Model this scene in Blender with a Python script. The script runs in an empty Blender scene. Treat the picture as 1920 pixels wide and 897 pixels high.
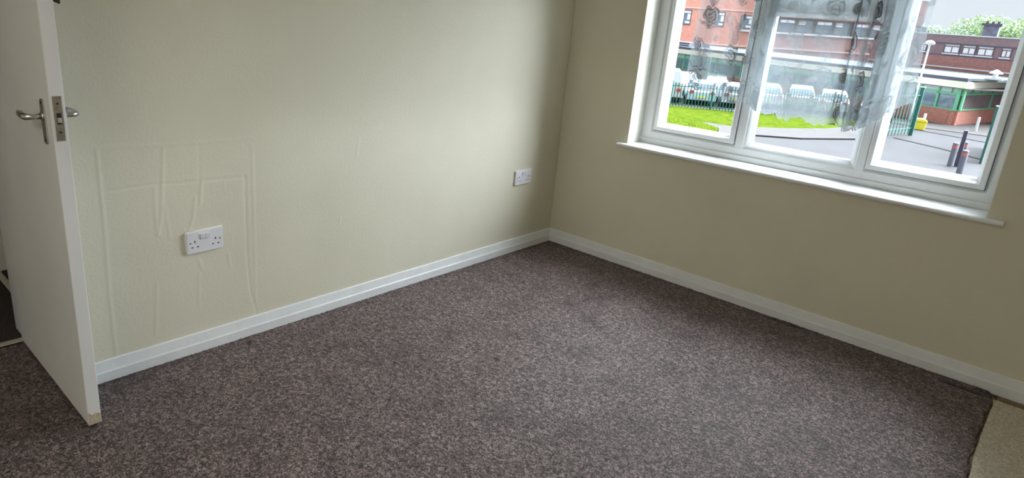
import bpy, bmesh, math, random
import numpy as np
from mathutils import Vector, Matrix, noise as mnoise
random.seed(7); rng = np.random.default_rng(7)
S = bpy.context.scene
COL = S.collection
# ---------------------------------------------------------------- camera
def cam_axes(y, p, r):
    cy, sy, cp, sp = math.cos(y), math.sin(y), math.cos(p), math.sin(p)
    f = Vector((-sy*cp, cy*cp, sp)); rt = Vector((cy, sy, 0)); up = rt.cross(f)
    cr, sr = math.cos(r), math.sin(r)
    return rt*cr + up*sr, up*cr - rt*sr, f
CAMROT = (0.76600, -0.31666, 0.06400); CAMPOS = (2.404, -3.420, 1.395); FPX = 1267.62; PPX, PPY = 843.71, 424.76
cr_, cu_, cf_ = cam_axes(*CAMROT)
cd = bpy.data.cameras.new('camera'); cam = bpy.data.objects.new('camera', cd); COL.objects.link(cam)
M = Matrix((( cr_.x, cu_.x, -cf_.x, CAMPOS[0]), (cr_.y, cu_.y, -cf_.y, CAMPOS[1]), (cr_.z, cu_.z, -cf_.z, CAMPOS[2]), (0, 0, 0, 1)))
cam.matrix_world = M
cd.sensor_fit = 'HORIZONTAL'; cd.sensor_width = 36; cd.lens = 36*FPX/1920
cd.shift_x = (960-PPX)/1920; cd.shift_y = (PPY-448.5)/1920
cd.clip_start = .02; cd.clip_end = 600
S.camera = cam
# ---------------------------------------------------------------- world, light, exposure
S.view_settings.view_transform = 'Standard'; S.view_settings.look = 'None'
S.view_settings.exposure = 0.0; S.view_settings.gamma = 1.0
S.view_settings.use_curve_mapping = False
w = bpy.data.worlds.new('overcast_sky'); S.world = w; w.use_nodes = True
nt = w.node_tree; nt.nodes.clear()
out = nt.nodes.new('ShaderNodeOutputWorld'); bg = nt.nodes.new('ShaderNodeBackground')
tc = nt.nodes.new('ShaderNodeTexCoord'); sx = nt.nodes.new('ShaderNodeSeparateXYZ'); rp = nt.nodes.new('ShaderNodeValToRGB')
rp.color_ramp.elements[0].position = 0.0; rp.color_ramp.elements[0].color = (.80, .87, .94, 1)
rp.color_ramp.elements[1].position = 0.35; rp.color_ramp.elements[1].color = (.66, .76, .90, 1)
nt.links.new(tc.outputs['Generated'], sx.inputs[0]); nt.links.new(sx.outputs['Z'], rp.inputs[0])
nt.links.new(rp.outputs[0], bg.inputs[0]); bg.inputs[1].default_value = 1.0
nt.links.new(bg.outputs[0], out.inputs[0])
# bright overcast glow: a very wide, soft sun outside the window
sd = bpy.data.lights.new('overcast_sun', 'SUN'); sd.energy = 36.0; sd.angle = math.radians(80); sd.color = (.84, .91, 1.0)
so = bpy.data.objects.new('overcast_sun', sd); COL.objects.link(so)
az, el = math.radians(31), math.radians(40)      # azimuth from +y towards +x
dirv = Vector((math.sin(az)*math.cos(el), math.cos(az)*math.cos(el), math.sin(el)))
so.rotation_euler = dirv.to_track_quat('Z', 'Y').to_euler(); so.location = (8, 12, 9)
# the overcast sky over the back of the house, which lights the fronts of the buildings opposite
sb = bpy.data.lights.new('overcast_sun_back', 'SUN'); sb.energy = 1.6; sb.angle = math.radians(110); sb.color = (.96, .98, 1.0)
sbo = bpy.data.objects.new('overcast_sun_back', sb); COL.objects.link(sbo); sbo.location = (4, -9, 10)
sbo.rotation_euler = Vector((.25, -1.0, .95)).to_track_quat('Z', 'Y').to_euler()
# added fill light, unseen behind the camera, brightening door and walls
ld = bpy.data.lights.new('ceiling_fill', 'AREA'); ld.shape = 'DISK'; ld.size = 1.1; ld.energy = 25; ld.color = (1.0, .97, .92)
lo = bpy.data.objects.new('ceiling_fill', ld); COL.objects.link(lo); lo.location = (1.8, -4.5, 2.33)

# ---------------------------------------------------------------- helpers
def tag(o, label=None, cat=None, group=None, kind=None):
    if label: o['label'] = label
    if cat: o['category'] = cat
    if group: o['group'] = group
    if kind: o['kind'] = kind
    return o
def empty(name, loc=(0, 0, 0), rz=0):
    o = bpy.data.objects.new(name, None); COL.objects.link(o); o.location = loc; o.rotation_euler = (0, 0, rz)
    o.empty_display_size = .1
    return o
def obj(name, verts, faces, mat, parent=None, smooth=False, bevel=0, seg=2):
    me = bpy.data.meshes.new(name); me.from_pydata([tuple(v) for v in verts], [], faces); me.validate()
    bm = bmesh.new(); bm.from_mesh(me); bmesh.ops.recalc_face_normals(bm, faces=bm.faces); bm.to_mesh(me); bm.free()
    if smooth: me.polygons.foreach_set('use_smooth', [True]*len(me.polygons))
    me.materials.append(mat)
    o = bpy.data.objects.new(name, me); COL.objects.link(o)
    if parent: o.parent = parent
    if bevel:
        b = o.modifiers.new('bevel', 'BEVEL'); b.width = bevel; b.segments = seg; b.limit_method = 'ANGLE'; b.angle_limit = math.radians(40)
        b.harden_normals = False
    return o
class MB:
    def __init__(s): s.v = []; s.f = []; s.mi = []
    def add(s, vs, fs, mi=0):
        n = len(s.v); s.v += [tuple(v) for v in vs]; s.f += [tuple(i+n for i in f) for f in fs]; s.mi += [mi]*len(fs); return s
    def box(s, x0, x1, y0, y1, z0, z1, T=None, mi=0):
        vs = [Vector(p) for p in ((x0,y0,z0),(x1,y0,z0),(x1,y1,z0),(x0,y1,z0),(x0,y0,z1),(x1,y0,z1),(x1,y1,z1),(x0,y1,z1))]
        if T: vs = [T(v) for v in vs]
        return s.add(vs, [(0,3,2,1),(4,5,6,7),(0,1,5,4),(1,2,6,5),(2,3,7,6),(3,0,4,7)], mi)
    def prism(s, pts, axis, a, b, T=None, mi=0):      # pts 2D, extruded on axis
        def mk(p, t):
            return Vector((t, p[0], p[1])) if axis == 'x' else Vector((p[0], t, p[1])) if axis == 'y' else Vector((p[0], p[1], t))
        n = len(pts); vs = [mk(p, a) for p in pts] + [mk(p, b) for p in pts]
        if T: vs = [T(v) for v in vs]
        return s.add(vs, [tuple(range(n)), tuple(range(2*n-1, n-1, -1))] + [(i, (i+1) % n, n+(i+1) % n, n+i) for i in range(n)], mi)
    def tube(s, pts, r, n=12, cap=True, T=None, mi=0, flat=None):
        pts = [Vector(p) for p in pts]; rs = r if isinstance(r, (list, tuple)) else [r]*len(pts)
        ups = None; vs = []
        for i, p in enumerate(pts):
            d = (pts[min(i+1, len(pts)-1)] - pts[max(i-1, 0)]).normalized()
            if ups is None: ups = d.orthogonal().normalized() if flat is None else Vector(flat)
            ups = (ups - d*ups.dot(d)).normalized(); sd_ = d.cross(ups)
            for k in range(n):
                a = 2*math.pi*k/n; vs.append(p + ups*math.cos(a)*rs[i] + sd_*math.sin(a)*rs[i])
        fs = [(i*n+k, i*n+(k+1) % n, (i+1)*n+(k+1) % n, (i+1)*n+k) for i in range(len(pts)-1) for k in range(n)]
        if cap: fs += [tuple(range(n-1, -1, -1)), tuple(range((len(pts)-1)*n, len(pts)*n))]
        if T: vs = [T(v) for v in vs]
        return s.add(vs, fs, mi)
    def lathe(s, prof, c, n=24, mi=0):                # prof (r,z)
        vs = []; 
        for r, z in prof:
            for k in range(n):
                a = 2*math.pi*k/n; vs.append((c[0]+r*math.cos(a), c[1]+r*math.sin(a), c[2]+z))
        m = len(prof); fs = [(i*n+k, i*n+(k+1) % n, (i+1)*n+(k+1) % n, (i+1)*n+k) for i in range(m-1) for k in range(n)]
        fs += [tuple(range(n)), tuple(range((m-1)*n, m*n))]
        return s.add(vs, fs, mi)
    def build(s, name, mat, parent=None, **k):
        mats = mat if isinstance(mat, (list, tuple)) else [mat]
        o = obj(name, s.v, s.f, mats[0], parent, **k)
        for m in mats[1:]: o.data.materials.append(m)
        if len(mats) > 1 and len(o.data.polygons) == len(s.mi): o.data.polygons.foreach_set('material_index', s.mi)
        return o
def ring(x0, x1, z0, z1, prof, T=None):               # mitred rectangular frame; prof = [(inset, y)] closed section
    m = MB(); n = len(prof); vs = []
    for cx, cz, ix, iz in ((x0,z0,1,1),(x1,z0,-1,1),(x1,z1,-1,-1),(x0,z1,1,-1)):
        for i, y in prof: vs.append(Vector((cx+ix*i, y, cz+iz*i)))
    if T: vs = [T(v) for v in vs]
    fs = []
    for c in range(4):
        d = (c+1) % 4
        for i in range(n): j = (i+1) % n; fs.append((c*n+i, c*n+j, d*n+j, d*n+i))
    m.add(vs, fs); return m
# ---------------------------------------------------------------- materials
def mat(name, col, rough=.6, metal=0, bump=0, bscale=60, var=0, vscale=8, spec=.5, detail=4, col2=None, distort=0):
    m = bpy.data.materials.new(name); m.use_nodes = True; nt = m.node_tree; b = nt.nodes['Principled BSDF']
    b.inputs['Roughness'].default_value = rough; b.inputs['Metallic'].default_value = metal
    b.inputs['Specular IOR Level'].default_value = spec
    c = (*col, 1); b.inputs['Base Color'].default_value = c
    tcn = nt.nodes.new('ShaderNodeTexCoord')
    if var or col2:
        n = nt.nodes.new('ShaderNodeTexNoise'); n.inputs['Scale'].default_value = vscale; n.inputs['Detail'].default_value = detail; n.inputs['Distortion'].default_value = distort
        nt.links.new(tcn.outputs['Object'], n.inputs['Vector'])
        r = nt.nodes.new('ShaderNodeValToRGB'); nt.links.new(n.outputs['Fac'], r.inputs[0])
        r.color_ramp.elements[0].position = .3; r.color_ramp.elements[1].position = .7
        if col2: r.color_ramp.elements[0].color = (*col2, 1); r.color_ramp.elements[1].color = c
        else:
            r.color_ramp.elements[0].color = (*[x*(1-var) for x in col], 1); r.color_ramp.elements[1].color = (*[min(1, x*(1+var)) for x in col], 1)
        nt.links.new(r.outputs[0], b.inputs['Base Color'])
    if bump:
        n2 = nt.nodes.new('ShaderNodeTexNoise'); n2.inputs['Scale'].default_value = bscale; n2.inputs['Detail'].default_value = 5
        nt.links.new(tcn.outputs['Object'], n2.inputs['Vector'])
        bp = nt.nodes.new('ShaderNodeBump'); bp.inputs['Strength'].default_value = bump; bp.inputs['Distance'].default_value = .01
        nt.links.new(n2.outputs['Fac'], bp.inputs['Height']); nt.links.new(bp.outputs[0], b.inputs['Normal'])
    return m
PAINT = mat('cream_wall_paint', (.77, .735, .59), .75, bump=.10, bscale=85, var=.03, vscale=2.5, spec=.3)
CEIL = mat('white_ceiling_paint', (.84, .83, .79), .8, bump=.05, bscale=90)
REVEAL = mat('reveal_paint', (.86, .85, .76), .6, bump=.05, bscale=60)
GLOSS = mat('white_gloss_paint', (.85, .87, .87), .35, bump=.12, bscale=25, var=.03, vscale=12)
SILLM = mat('white_sill_paint', (.86, .88, .88), .25, var=.02, vscale=6)
DOORM = mat('satin_white_door_paint', (.83, .835, .83), .45, bump=.04, bscale=30, var=.04, vscale=3)
UPVC = mat('white_upvc', (.80, .82, .82), .28, var=.02, vscale=4)
SEAL = mat('dark_gasket', (.05, .05, .055), .6)
SOCK = mat('white_socket_plastic', (.84, .84, .88), .3)
HOLE = mat('socket_hole_black', (.015, .015, .018), .8)
CHROME = mat('satin_chrome', (.62, .61, .60), .28, metal=1, var=.08, vscale=40)
BRASSY = mat('dulled_steel', (.42, .39, .34), .42, metal=.9, var=.15, vscale=60)
DARK = mat('dark_metal', (.03, .028, .025), .5)
STRIPM = mat('aluminium_strip', (.65, .63, .55), .35, metal=.6)
BOARD = mat('old_floor_board', (.20, .14, .085), .8, bump=.3, bscale=30, var=.3, vscale=6)
UNDER = mat('beige_underlay', (.74, .66, .53), .95, bump=.9, bscale=160, var=.22, vscale=110)
GRIP = mat('gripper_wood', (.26, .19, .11), .8, var=.25, vscale=30)
# glass
def glass_mat(name, tint=(.97, .99, .985)):
    m = bpy.data.materials.new(name); m.use_nodes = True; nt = m.node_tree; nt.nodes.clear()
    o = nt.nodes.new('ShaderNodeOutputMaterial'); t = nt.nodes.new('ShaderNodeBsdfTransparent'); g = nt.nodes.new('ShaderNodeBsdfGlossy')
    t.inputs[0].default_value = (*tint, 1); g.inputs['Roughness'].default_value = .02
    fr = nt.nodes.new('ShaderNodeFresnel'); fr.inputs[0].default_value = 1.25; mx = nt.nodes.new('ShaderNodeMixShader')
    nt.links.new(fr.outputs[0], mx.inputs[0]); nt.links.new(t.outputs[0], mx.inputs[1]); nt.links.new(g.outputs[0], mx.inputs[2]); nt.links.new(mx.outputs[0], o.inputs[0])
    return m
GLASS = glass_mat('window_glass')
# lace net curtain
def lace_mat():
    m = bpy.data.materials.new('lace_net_fabric'); m.use_nodes = True; nt = m.node_tree; nt.nodes.clear(); N = nt.nodes.new; L = nt.links.new
    at = N('ShaderNodeAttribute'); at.attribute_name = 'lace'      # R = thread cover, G = dark taupe painted in where dense lace looks backlit
    sep = N('ShaderNodeSeparateColor'); L(at.outputs['Color'], sep.inputs[0])
    colr = N('ShaderNodeMix'); colr.data_type = 'RGBA'; L(sep.outputs[1], colr.inputs['Factor'])
    colr.inputs['A'].default_value = (.55, .62, .66, 1); colr.inputs['B'].default_value = (.10, .09, .086, 1)
    df = N('ShaderNodeBsdfDiffuse'); tl = N('ShaderNodeBsdfTranslucent'); L(colr.outputs['Result'], df.inputs[0]); L(colr.outputs['Result'], tl.inputs[0])
    mx = N('ShaderNodeMixShader'); mx.inputs[0].default_value = .13; L(df.outputs[0], mx.inputs[1]); L(tl.outputs[0], mx.inputs[2])
    tr = N('ShaderNodeBsdfTransparent'); m2 = N('ShaderNodeMixShader'); L(sep.outputs[0], m2.inputs[0]); L(tr.outputs[0], m2.inputs[1]); L(mx.outputs[0], m2.inputs[2])
    o = N('ShaderNodeOutputMaterial'); L(m2.outputs[0], o.inputs[0])
    return m
LACE = lace_mat()
# carpet pile
def carpet_mat():
    m = bpy.data.materials.new('brown_carpet_pile'); m.use_nodes = True; nt = m.node_tree; N = nt.nodes.new; L = nt.links.new
    b = nt.nodes['Principled BSDF']; b.inputs['Roughness'].default_value = .62; b.inputs['Specular IOR Level'].default_value = .55
    tcn = N('ShaderNodeTexCoord')
    f0 = N('ShaderNodeTexNoise'); f0.inputs['Scale'].default_value = 230; f0.inputs['Detail'].default_value = 3; L(tcn.outputs['Object'], f0.inputs['Vector'])
    f1 = N('ShaderNodeTexNoise'); f1.inputs['Scale'].default_value = 75; f1.inputs['Detail'].default_value = 3; f1.inputs['Distortion'].default_value = 1.2; L(tcn.outputs['Object'], f1.inputs['Vector'])
    ad = N('ShaderNodeMath'); ad.operation = 'MULTIPLY_ADD'; ad.inputs[1].default_value = .55; L(f1.outputs['Fac'], ad.inputs[0])
    a2 = N('ShaderNodeMath'); a2.operation = 'MULTIPLY'; a2.inputs[1].default_value = .45; L(f0.outputs['Fac'], a2.inputs[0]); L(a2.outputs[0], ad.inputs[2])
    class _F: outputs = {'Fac': ad.outputs[0]}
    f = _F
    r = N('ShaderNodeValToRGB'); L(ad.outputs[0], r.inputs[0]); e = r.color_ramp.elements
    e[0].position = .40; e[0].color = (.036, .026, .024, 1); e[1].position = .61; e[1].color = (.42, .315, .300, 1)
    k = e.new(.5); k.color = (.125, .093, .088, 1)
    at = N('ShaderNodeAttribute'); at.attribute_name = 'wear_shade'
    mx = N('ShaderNodeMix'); mx.data_type = 'RGBA'; mx.blend_type = 'MULTIPLY'; mx.inputs['Factor'].default_value = 1
    L(r.outputs[0], mx.inputs['A']); L(at.outputs['Color'], mx.inputs['B']); L(mx.outputs['Result'], b.inputs['Base Color'])
    bp = N('ShaderNodeBump'); bp.inputs['Strength'].default_value = .9; bp.inputs['Distance'].default_value = .008
    L(f.outputs['Fac'], bp.inputs['Height']); L(bp.outputs[0], b.inputs['Normal'])
    return m
CARPET = carpet_mat()

# ================================================================ ROOM SHELL
RX, RY, RZ = 3.35, -5.10, 2.40           # right wall, back wall, ceiling
DX = -.497                                # plane of the doorway wall
LEND = -2.775                             # where the left wall stops and steps back
def struct(o): o['kind'] = 'structure'; return o
m = MB(); m.box(-2.6, RX+.2, RY-.2, .26, -.16, -.016); struct(m.build('floor', BOARD))
m = MB(); m.box(-2.6, RX+.2, RY-.2, .26, RZ, RZ+.15); struct(m.build('ceiling', CEIL))
# left wall with wallpaper wrinkles in low relief
def seg_dist(Y, Z, pts):
    best = np.full(Y.shape, 9.0)
    for (a, b), (c, d) in zip(pts[:-1], pts[1:]):
        vy, vz = c-a, d-b; t = np.clip(((Y-a)*vy+(Z-b)*vz)/(vy*vy+vz*vz), 0, 1)
        best = np.minimum(best, np.hypot(Y-a-t*vy, Z-b-t*vz))
    return best
ridges = [([(-2.432,.843),(-2.457,.594),(-2.472,.52)],.0028),([(-2.475,.702),(-2.478,.521)],.0022),([(-2.295,.699),(-2.307,.612)],.0030),
 ([(-2.326,.637),(-2.337,.562),(-2.356,.514)],.0030),([(-2.081,.818),(-2.081,.528),(-2.086,.139)],.0018),([(-2.656,.856),(-2.656,.556),(-2.663,.324),(-2.661,.085)],.0026),
 ([(-2.493,.323),(-2.513,.119)],.0024),([(-2.324,.386),(-2.313,.343)],.0034),([(-2.327,.328),(-2.334,.197)],.0018),([(-2.2,.383),(-2.194,.326)],.0024),
 ([(-2.442,.62),(-2.43,.50)],.0016),([(-1.649,.435),(-1.652,.41)],.003),([(-2.655,.865),(-2.442,.854),(-2.073,.845)],.0010),([(-1.55,.80),(-1.56,.71)],.0012)]
grooves = [([(-2.116,.696),(-2.118,.365),(-2.109,.197),(-2.083,.085)],.0024),([(-2.637,.712),(-2.51,.713),(-2.116,.692)],.0020),([(-2.30,.84),(-2.305,.70)],.001)]
ny, nz = 520, 400
ys = np.linspace(LEND, 0, ny); zs = np.concatenate([np.linspace(-.016, 1.5, 330), np.linspace(1.52, RZ, nz-330)])
Y, Z = np.meshgrid(ys, zs, indexing='ij'); D = np.zeros_like(Y)
for p, h in ridges: D += .68*h*np.exp(-(seg_dist(Y, Z, p)/.0050)**2)
for p, h in grooves: D -= .72*h*np.exp(-(seg_dist(Y, Z, p)/.0045)**2)
for i in range(46):                       # broad unevenness of the plaster
    cy, cz = rng.uniform(-2.8, 0), rng.uniform(0, 2.4); s = rng.uniform(.06, .22)
    D += rng.uniform(-.0012, .0012)*np.exp(-(((Y-cy)/s)**2+((Z-cz)/(s*1.6))**2))
D *= np.clip((-Y)/.05, 0, 1)*np.clip((Y-LEND)/.03, 0, 1)
def grid_mesh(name, P, mt, parent=None, smooth=True, keep=None):
    a, b = P.shape[:2]; me = bpy.data.meshes.new(name); idx = np.arange(a*b).reshape(a, b)
    q = np.stack([idx[:-1,:-1], idx[1:,:-1], idx[1:,1:], idx[:-1,1:]], -1).reshape(-1, 4)
    if keep is not None: q = q[keep.reshape(-1)]
    me.vertices.add(a*b); me.vertices.foreach_set('co', P.reshape(-1).astype(np.float32))
    me.loops.add(q.size); me.loops.foreach_set('vertex_index', q.reshape(-1).astype(np.int32))
    me.polygons.add(len(q)); me.polygons.foreach_set('loop_start', (np.arange(len(q))*4).astype(np.int32)); me.polygons.foreach_set('loop_total', np.full(len(q), 4, np.int32))
    me.update(calc_edges=True); me.validate()
    if smooth: me.polygons.foreach_set('use_smooth', np.ones(len(q), bool))
    me.materials.append(mt); o = bpy.data.objects.new(name, me); COL.objects.link(o)
    if parent: o.parent = parent
    return o, q
wl, _ = grid_mesh('wall_left', np.stack([D, Y, Z], -1), PAINT)
so_ = wl.modifiers.new('thickness', 'SOLIDIFY'); so_.thickness = .12; so_.offset = -1
struct(wl)
# step back to the doorway wall, doorway wall with its opening (y -3.62 .. -2.85)
m = MB(); m.box(DX-.12, -.005, LEND, LEND+.10, -.016, RZ); m.box(DX-.12, DX, -2.82, LEND, -.016, RZ)
m.box(DX-.12, DX, -3.66, -2.82, 2.03, RZ); m.box(DX-.12, DX, RY, -3.66, -.016, RZ); struct(m.build('wall_doorway', PAINT))
m = MB(); m.box(DX-.13, DX+.012, -2.842, -2.80, 0, 2.03); m.box(DX-.13, DX+.012, -3.66, -3.628, 0, 2.03); m.box(DX-.13, DX+.012, -3.66, -2.80, 2.0, 2.035)
struct(m.build('trim_1', GLOSS, bevel=.003))
m = MB(); m.box(RX, RX+.12, RY, .0, -.016, RZ); struct(m.build('wall_right', PAINT))
m = MB(); m.box(DX-.12, RX+.12, RY-.12, RY, -.016, RZ); struct(m.build('wall_back', PAINT))
# landing beyond the doorway
LAND = mat('landing_wall_paint', (.74, .72, .66), .7)
m = MB(); m.box(-1.46, -1.34, RY, -1.2, -.016, RZ); m.box(-1.34, DX-.12, RY-.12, RY, -.016, RZ); m.box(-1.34, DX-.12, -1.3, -1.2, -.016, RZ)
m.box(DX-.16, DX-.12, -2.60, -1.3, -.016, RZ)
struct(m.build('wall_landing', LAND))
# window wall with opening
WX0, WX1, WZ0, WZ1 = .462, 2.125, .709, 2.02
m = MB(); m.box(-.12, WX0, 0, .26, -.016, RZ); m.box(WX1, RX+.12, 0, .26, -.016, RZ); m.box(WX0, WX1, 0, .26, -.016, WZ0-.02); m.box(WX0, WX1, 0, .26, WZ1, RZ)
struct(m.build('wall_window', PAINT))
m = MB(); m.box(WX0-.0005, WX0+.003, .0005, .14, WZ0, WZ1); m.box(WX1-.003, WX1+.0005, .0005, .14, WZ0, WZ1); m.box(WX0, WX1, .0005, .14, WZ1-.003, WZ1+.001)
struct(m.build('trim_2', REVEAL))
# outside cladding of this house (keeps the slab closed)
# skirting boards
prof = [(.0005, -.01), (.018, -.01), (.018, .035), (.0145, .0405), (.008, .077), (.0005, .079)]
m = MB(); m.prism([(p[0], p[1]) for p in prof], 'y', LEND, -.004, T=lambda v: Vector((v.x, v.y, v.z))); bl = m.build('baseboard_left', GLOSS, bevel=.0015); struct(bl)
m = MB(); m.prism([(-p[0], p[1]) for p in prof], 'x', .006, RX); struct(m.build('baseboard_window', GLOSS, bevel=.0015))
m = MB(); m.prism([(RX-p[0], p[1]) for p in prof], 'y', RY, -.02); struct(m.build('baseboard_right', GLOSS))
m = MB(); m.prism([(RY+p[0], p[1]) for p in prof], 'x', DX, RX-.02); struct(m.build('baseboard_back', GLOSS))
# window sill board
m = MB()
nose = [(.139, WZ0-.022), (-.026, WZ0-.022), (-.0335, WZ0-.018), (-.036, WZ0-.011), (-.0335, WZ0-.004), (-.028, WZ0), (.139, WZ0)]
m.prism([p if p[0] < 0 else (-.0006, p[1]) for p in nose], 'x', .413, 2.185); m.prism([(-.0006, WZ0-.022), (.139, WZ0-.022), (.139, WZ0), (-.0006, WZ0)], 'x', WX0+.001, WX1-.001)
struct(m.build('trim_3', SILLM, bevel=.002))
# ================================================================ WINDOW
win = empty('window_1', (1.295, .17, WZ0)); struct(win)
def wp(mb, name, mt, **k):
    o = mb.build(name, mt, win, **k); o.matrix_parent_inverse = Matrix.Translation((-1.295, -.17, -WZ0)); return o
fy = .140
outer = ring(.466, 2.150, .716, 2.02, [(0, .205), (0, fy), (.058, fy), (.066, fy+.006), (.071, fy+.012), (.071, .205)])
wp(outer, 'window_frame', UPVC, bevel=.001)
m = MB(); m.box(.464, 2.124, .132, .20, .7092, .739); wp(m, 'cill_upstand', UPVC, bevel=.002)
IX0, IX1, IZ0, IZ1 = .537, 2.079, .787, 1.949
m = MB()
for a, b in ((1.006, 1.054), (1.579, 1.621)): m.prism([(a-.004, .205), (a-.004, fy+.008), (a+.004, fy), (b-.004, fy), (b+.004, fy+.008), (b+.004, .205)], 'z', IZ0-.012, IZ1+.01)
wp(m, 'mullion', UPVC)
m = MB(); m.prism([(.205, 1.462), (fy+.008, 1.462), (fy, 1.470), (fy, 1.530), (fy+.008, 1.538), (.205, 1.538)], 'x', 1.056, 1.577); wp(m, 'transom', UPVC)
sprof = [(0, .200), (0, .150), (.0015, .131), (.004, .128), (.022, .128), (.027, .135), (.029, .150), (.040, .163), (.040, .200)]
panes = []
for nm, a, b, c, d in (('casement', IX0+.002, 1.004, IZ0+.002, IZ1-.002), ('casement', 1.623, IX1-.002, IZ0+.002, IZ1-.002), ('top_vent', 1.060, 1.573, 1.542, IZ1-.002)):
    s_ = wp(ring(a, b, c, d, sprof), nm, UPVC, bevel=.0008)
    g_ = wp(ring(a-.0015, b+.0015, c-.0015, d+.0015, [(0, .146), (0, .1415), (.003, .1415), (.003, .146)]), 'gasket', SEAL)
    panes.append((a+.036, b-.036, c+.036, d-.036))
bead = wp(ring(1.056, 1.577, IZ0-.004, 1.465, [(0, .195), (0, fy+.004), (.006, fy+.006), (.012, .150), (.027, .163), (.027, .195)]), 'glazing_bead', UPVC, bevel=.0006)
panes.append((1.080, 1.553, IZ0+.020, 1.441))
for a, b, c, d in panes:
    m = MB(); m.add([(a, .178, c), (b, .178, c), (b, .178, d), (a, .178, d)], [(0, 1, 2, 3)]); wp(m, 'glass_pane', GLASS)
# ================================================================ NET CURTAIN
path = [(.705,.088),(.74,.078),(.775,.083),(.805,.10),(.84,.082),(.872,.098),(.905,.085),(.94,.10),(.958,.075),(.99,.083),(1.015,.11),(1.055,.078),(1.105,.070),(1.085,.10),(1.055,.118),(1.10,.112),(1.16,.10),(1.24,.085),(1.33,.095),(1.41,.085),
        (1.452,.06),(1.474,.062),(1.462,.10),(1.476,.118),(1.498,.09),(1.517,.06),(1.526,.085),(1.520,.115),(1.545,.10),(1.565,.062),(1.572,.09),(1.562,.115),(1.590,.112),(1.610,.07),(1.640,.078),(1.668,.10),(1.695,.085),(1.722,.10),(1.748,.09)]
def catmull(P, n):
    P = np.array(P); P = np.vstack([2*P[0]-P[1], P, 2*P[-1]-P[-2]]); o = []
    for i in range(1, len(P)-2):
        for t in np.linspace(0, 1, n, endpoint=False):
            a, b, c, d = P[i-1:i+3]; o.append(.5*((2*b)+(c-a)*t+(2*a-5*b+4*c-d)*t*t+(3*b-a-3*c+d)*t**3))
    o.append(P[-2]); return np.array(o)
cp0 = catmull(path, 12); arc0 = np.concatenate([[0], np.cumsum(np.hypot(*np.diff(cp0, axis=0).T))])
nu = 620; arc = np.linspace(0, arc0[-1], nu); cp = np.stack([np.interp(arc, arc0, cp0[:, c]) for c in (0, 1)], -1)
bx = [.70, .737,.78,.846,.88,.937,.995,1.047,1.094,1.14,1.189,1.22,1.256,1.313,1.36,1.413,1.469,1.507,1.545,1.579,1.634,1.66,1.711,1.76]
bz = [1.085,1.06,1.045,1.05,1.032,1.012,1.006,1.018,.986,.968,.982,.962,.958,.983,.955,.962,.975,.945,.96,.972,1.015,1.05,1.095,1.12]
zb = np.interp(cp[:, 0], bx, bz) + .006*np.sin(arc*150)*(np.sin(arc*37) > -.3)
nv = 340; P = np.zeros((nu, nv, 3)); 
for j in range(nv):
    t = j/(nv-1); z = zb*(1-t) + 1.93*t
    lean = (z-1.3)*(-.02)                                     # right edge drifts in towards the top
    amp = .75+.25*np.sin(t*3+arc*2)
    P[:, j, 0] = cp[:, 0] + .020*np.clip((z-1.05)/.9, 0, 1)*(1-(cp[:, 0]-.7)*1.9) + .004*np.sin(z*9+arc*11)
    P[:, j, 1] = .09 + (cp[:, 1]-.09)*(1-.25*t)*amp + .004*np.sin(z*7+arc*9)
    P[:, j, 2] = z
cur, q = grid_mesh('net_curtain', P, LACE)
tag(cur, 'patterned white lace net curtain with scalloped hem hanging inside the window', 'curtain')
# lace density by place on the cloth: (arc position via x anchors in path order) -> closely worked / veil opacity
ax_i = arc0[np.minimum(np.arange(len(path))*12, len(arc0)-1)]
den_a = [.8,1,1,.7,.45,.35,.5,.9,1,.9,.35,.15,.12,.12,.12,.12,.18,.25,.25,.2,.85,1,.9,.8,1,.15,.2,.9,1,.8,.1,.1,.6,.5,.3,.3,.32,.5,.6]
veil_a = [.46,.50,.50,.40,.28,.28,.34,.42,.46,.40,.24,.45,.56,.56,.55,.50,.50,.52,.52,.50,.50,.55,.55,.50,.45,.75,.65,.50,.45,.5,.8,.65,.60,.60,.64,.62,.58,.48,.44]
den = np.interp(arc, ax_i, den_a)[:, None]; veil = np.interp(arc, ax_i, veil_a)[:, None]
def sst(a, b, x): t = np.clip((x-a)/(b-a), 0, 1); return t*t*(3-2*t)
UU = np.repeat(arc[:, None], nv, 1); VV = P[:, :, 2]-zb[:, None]          # v up from the hem
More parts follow.
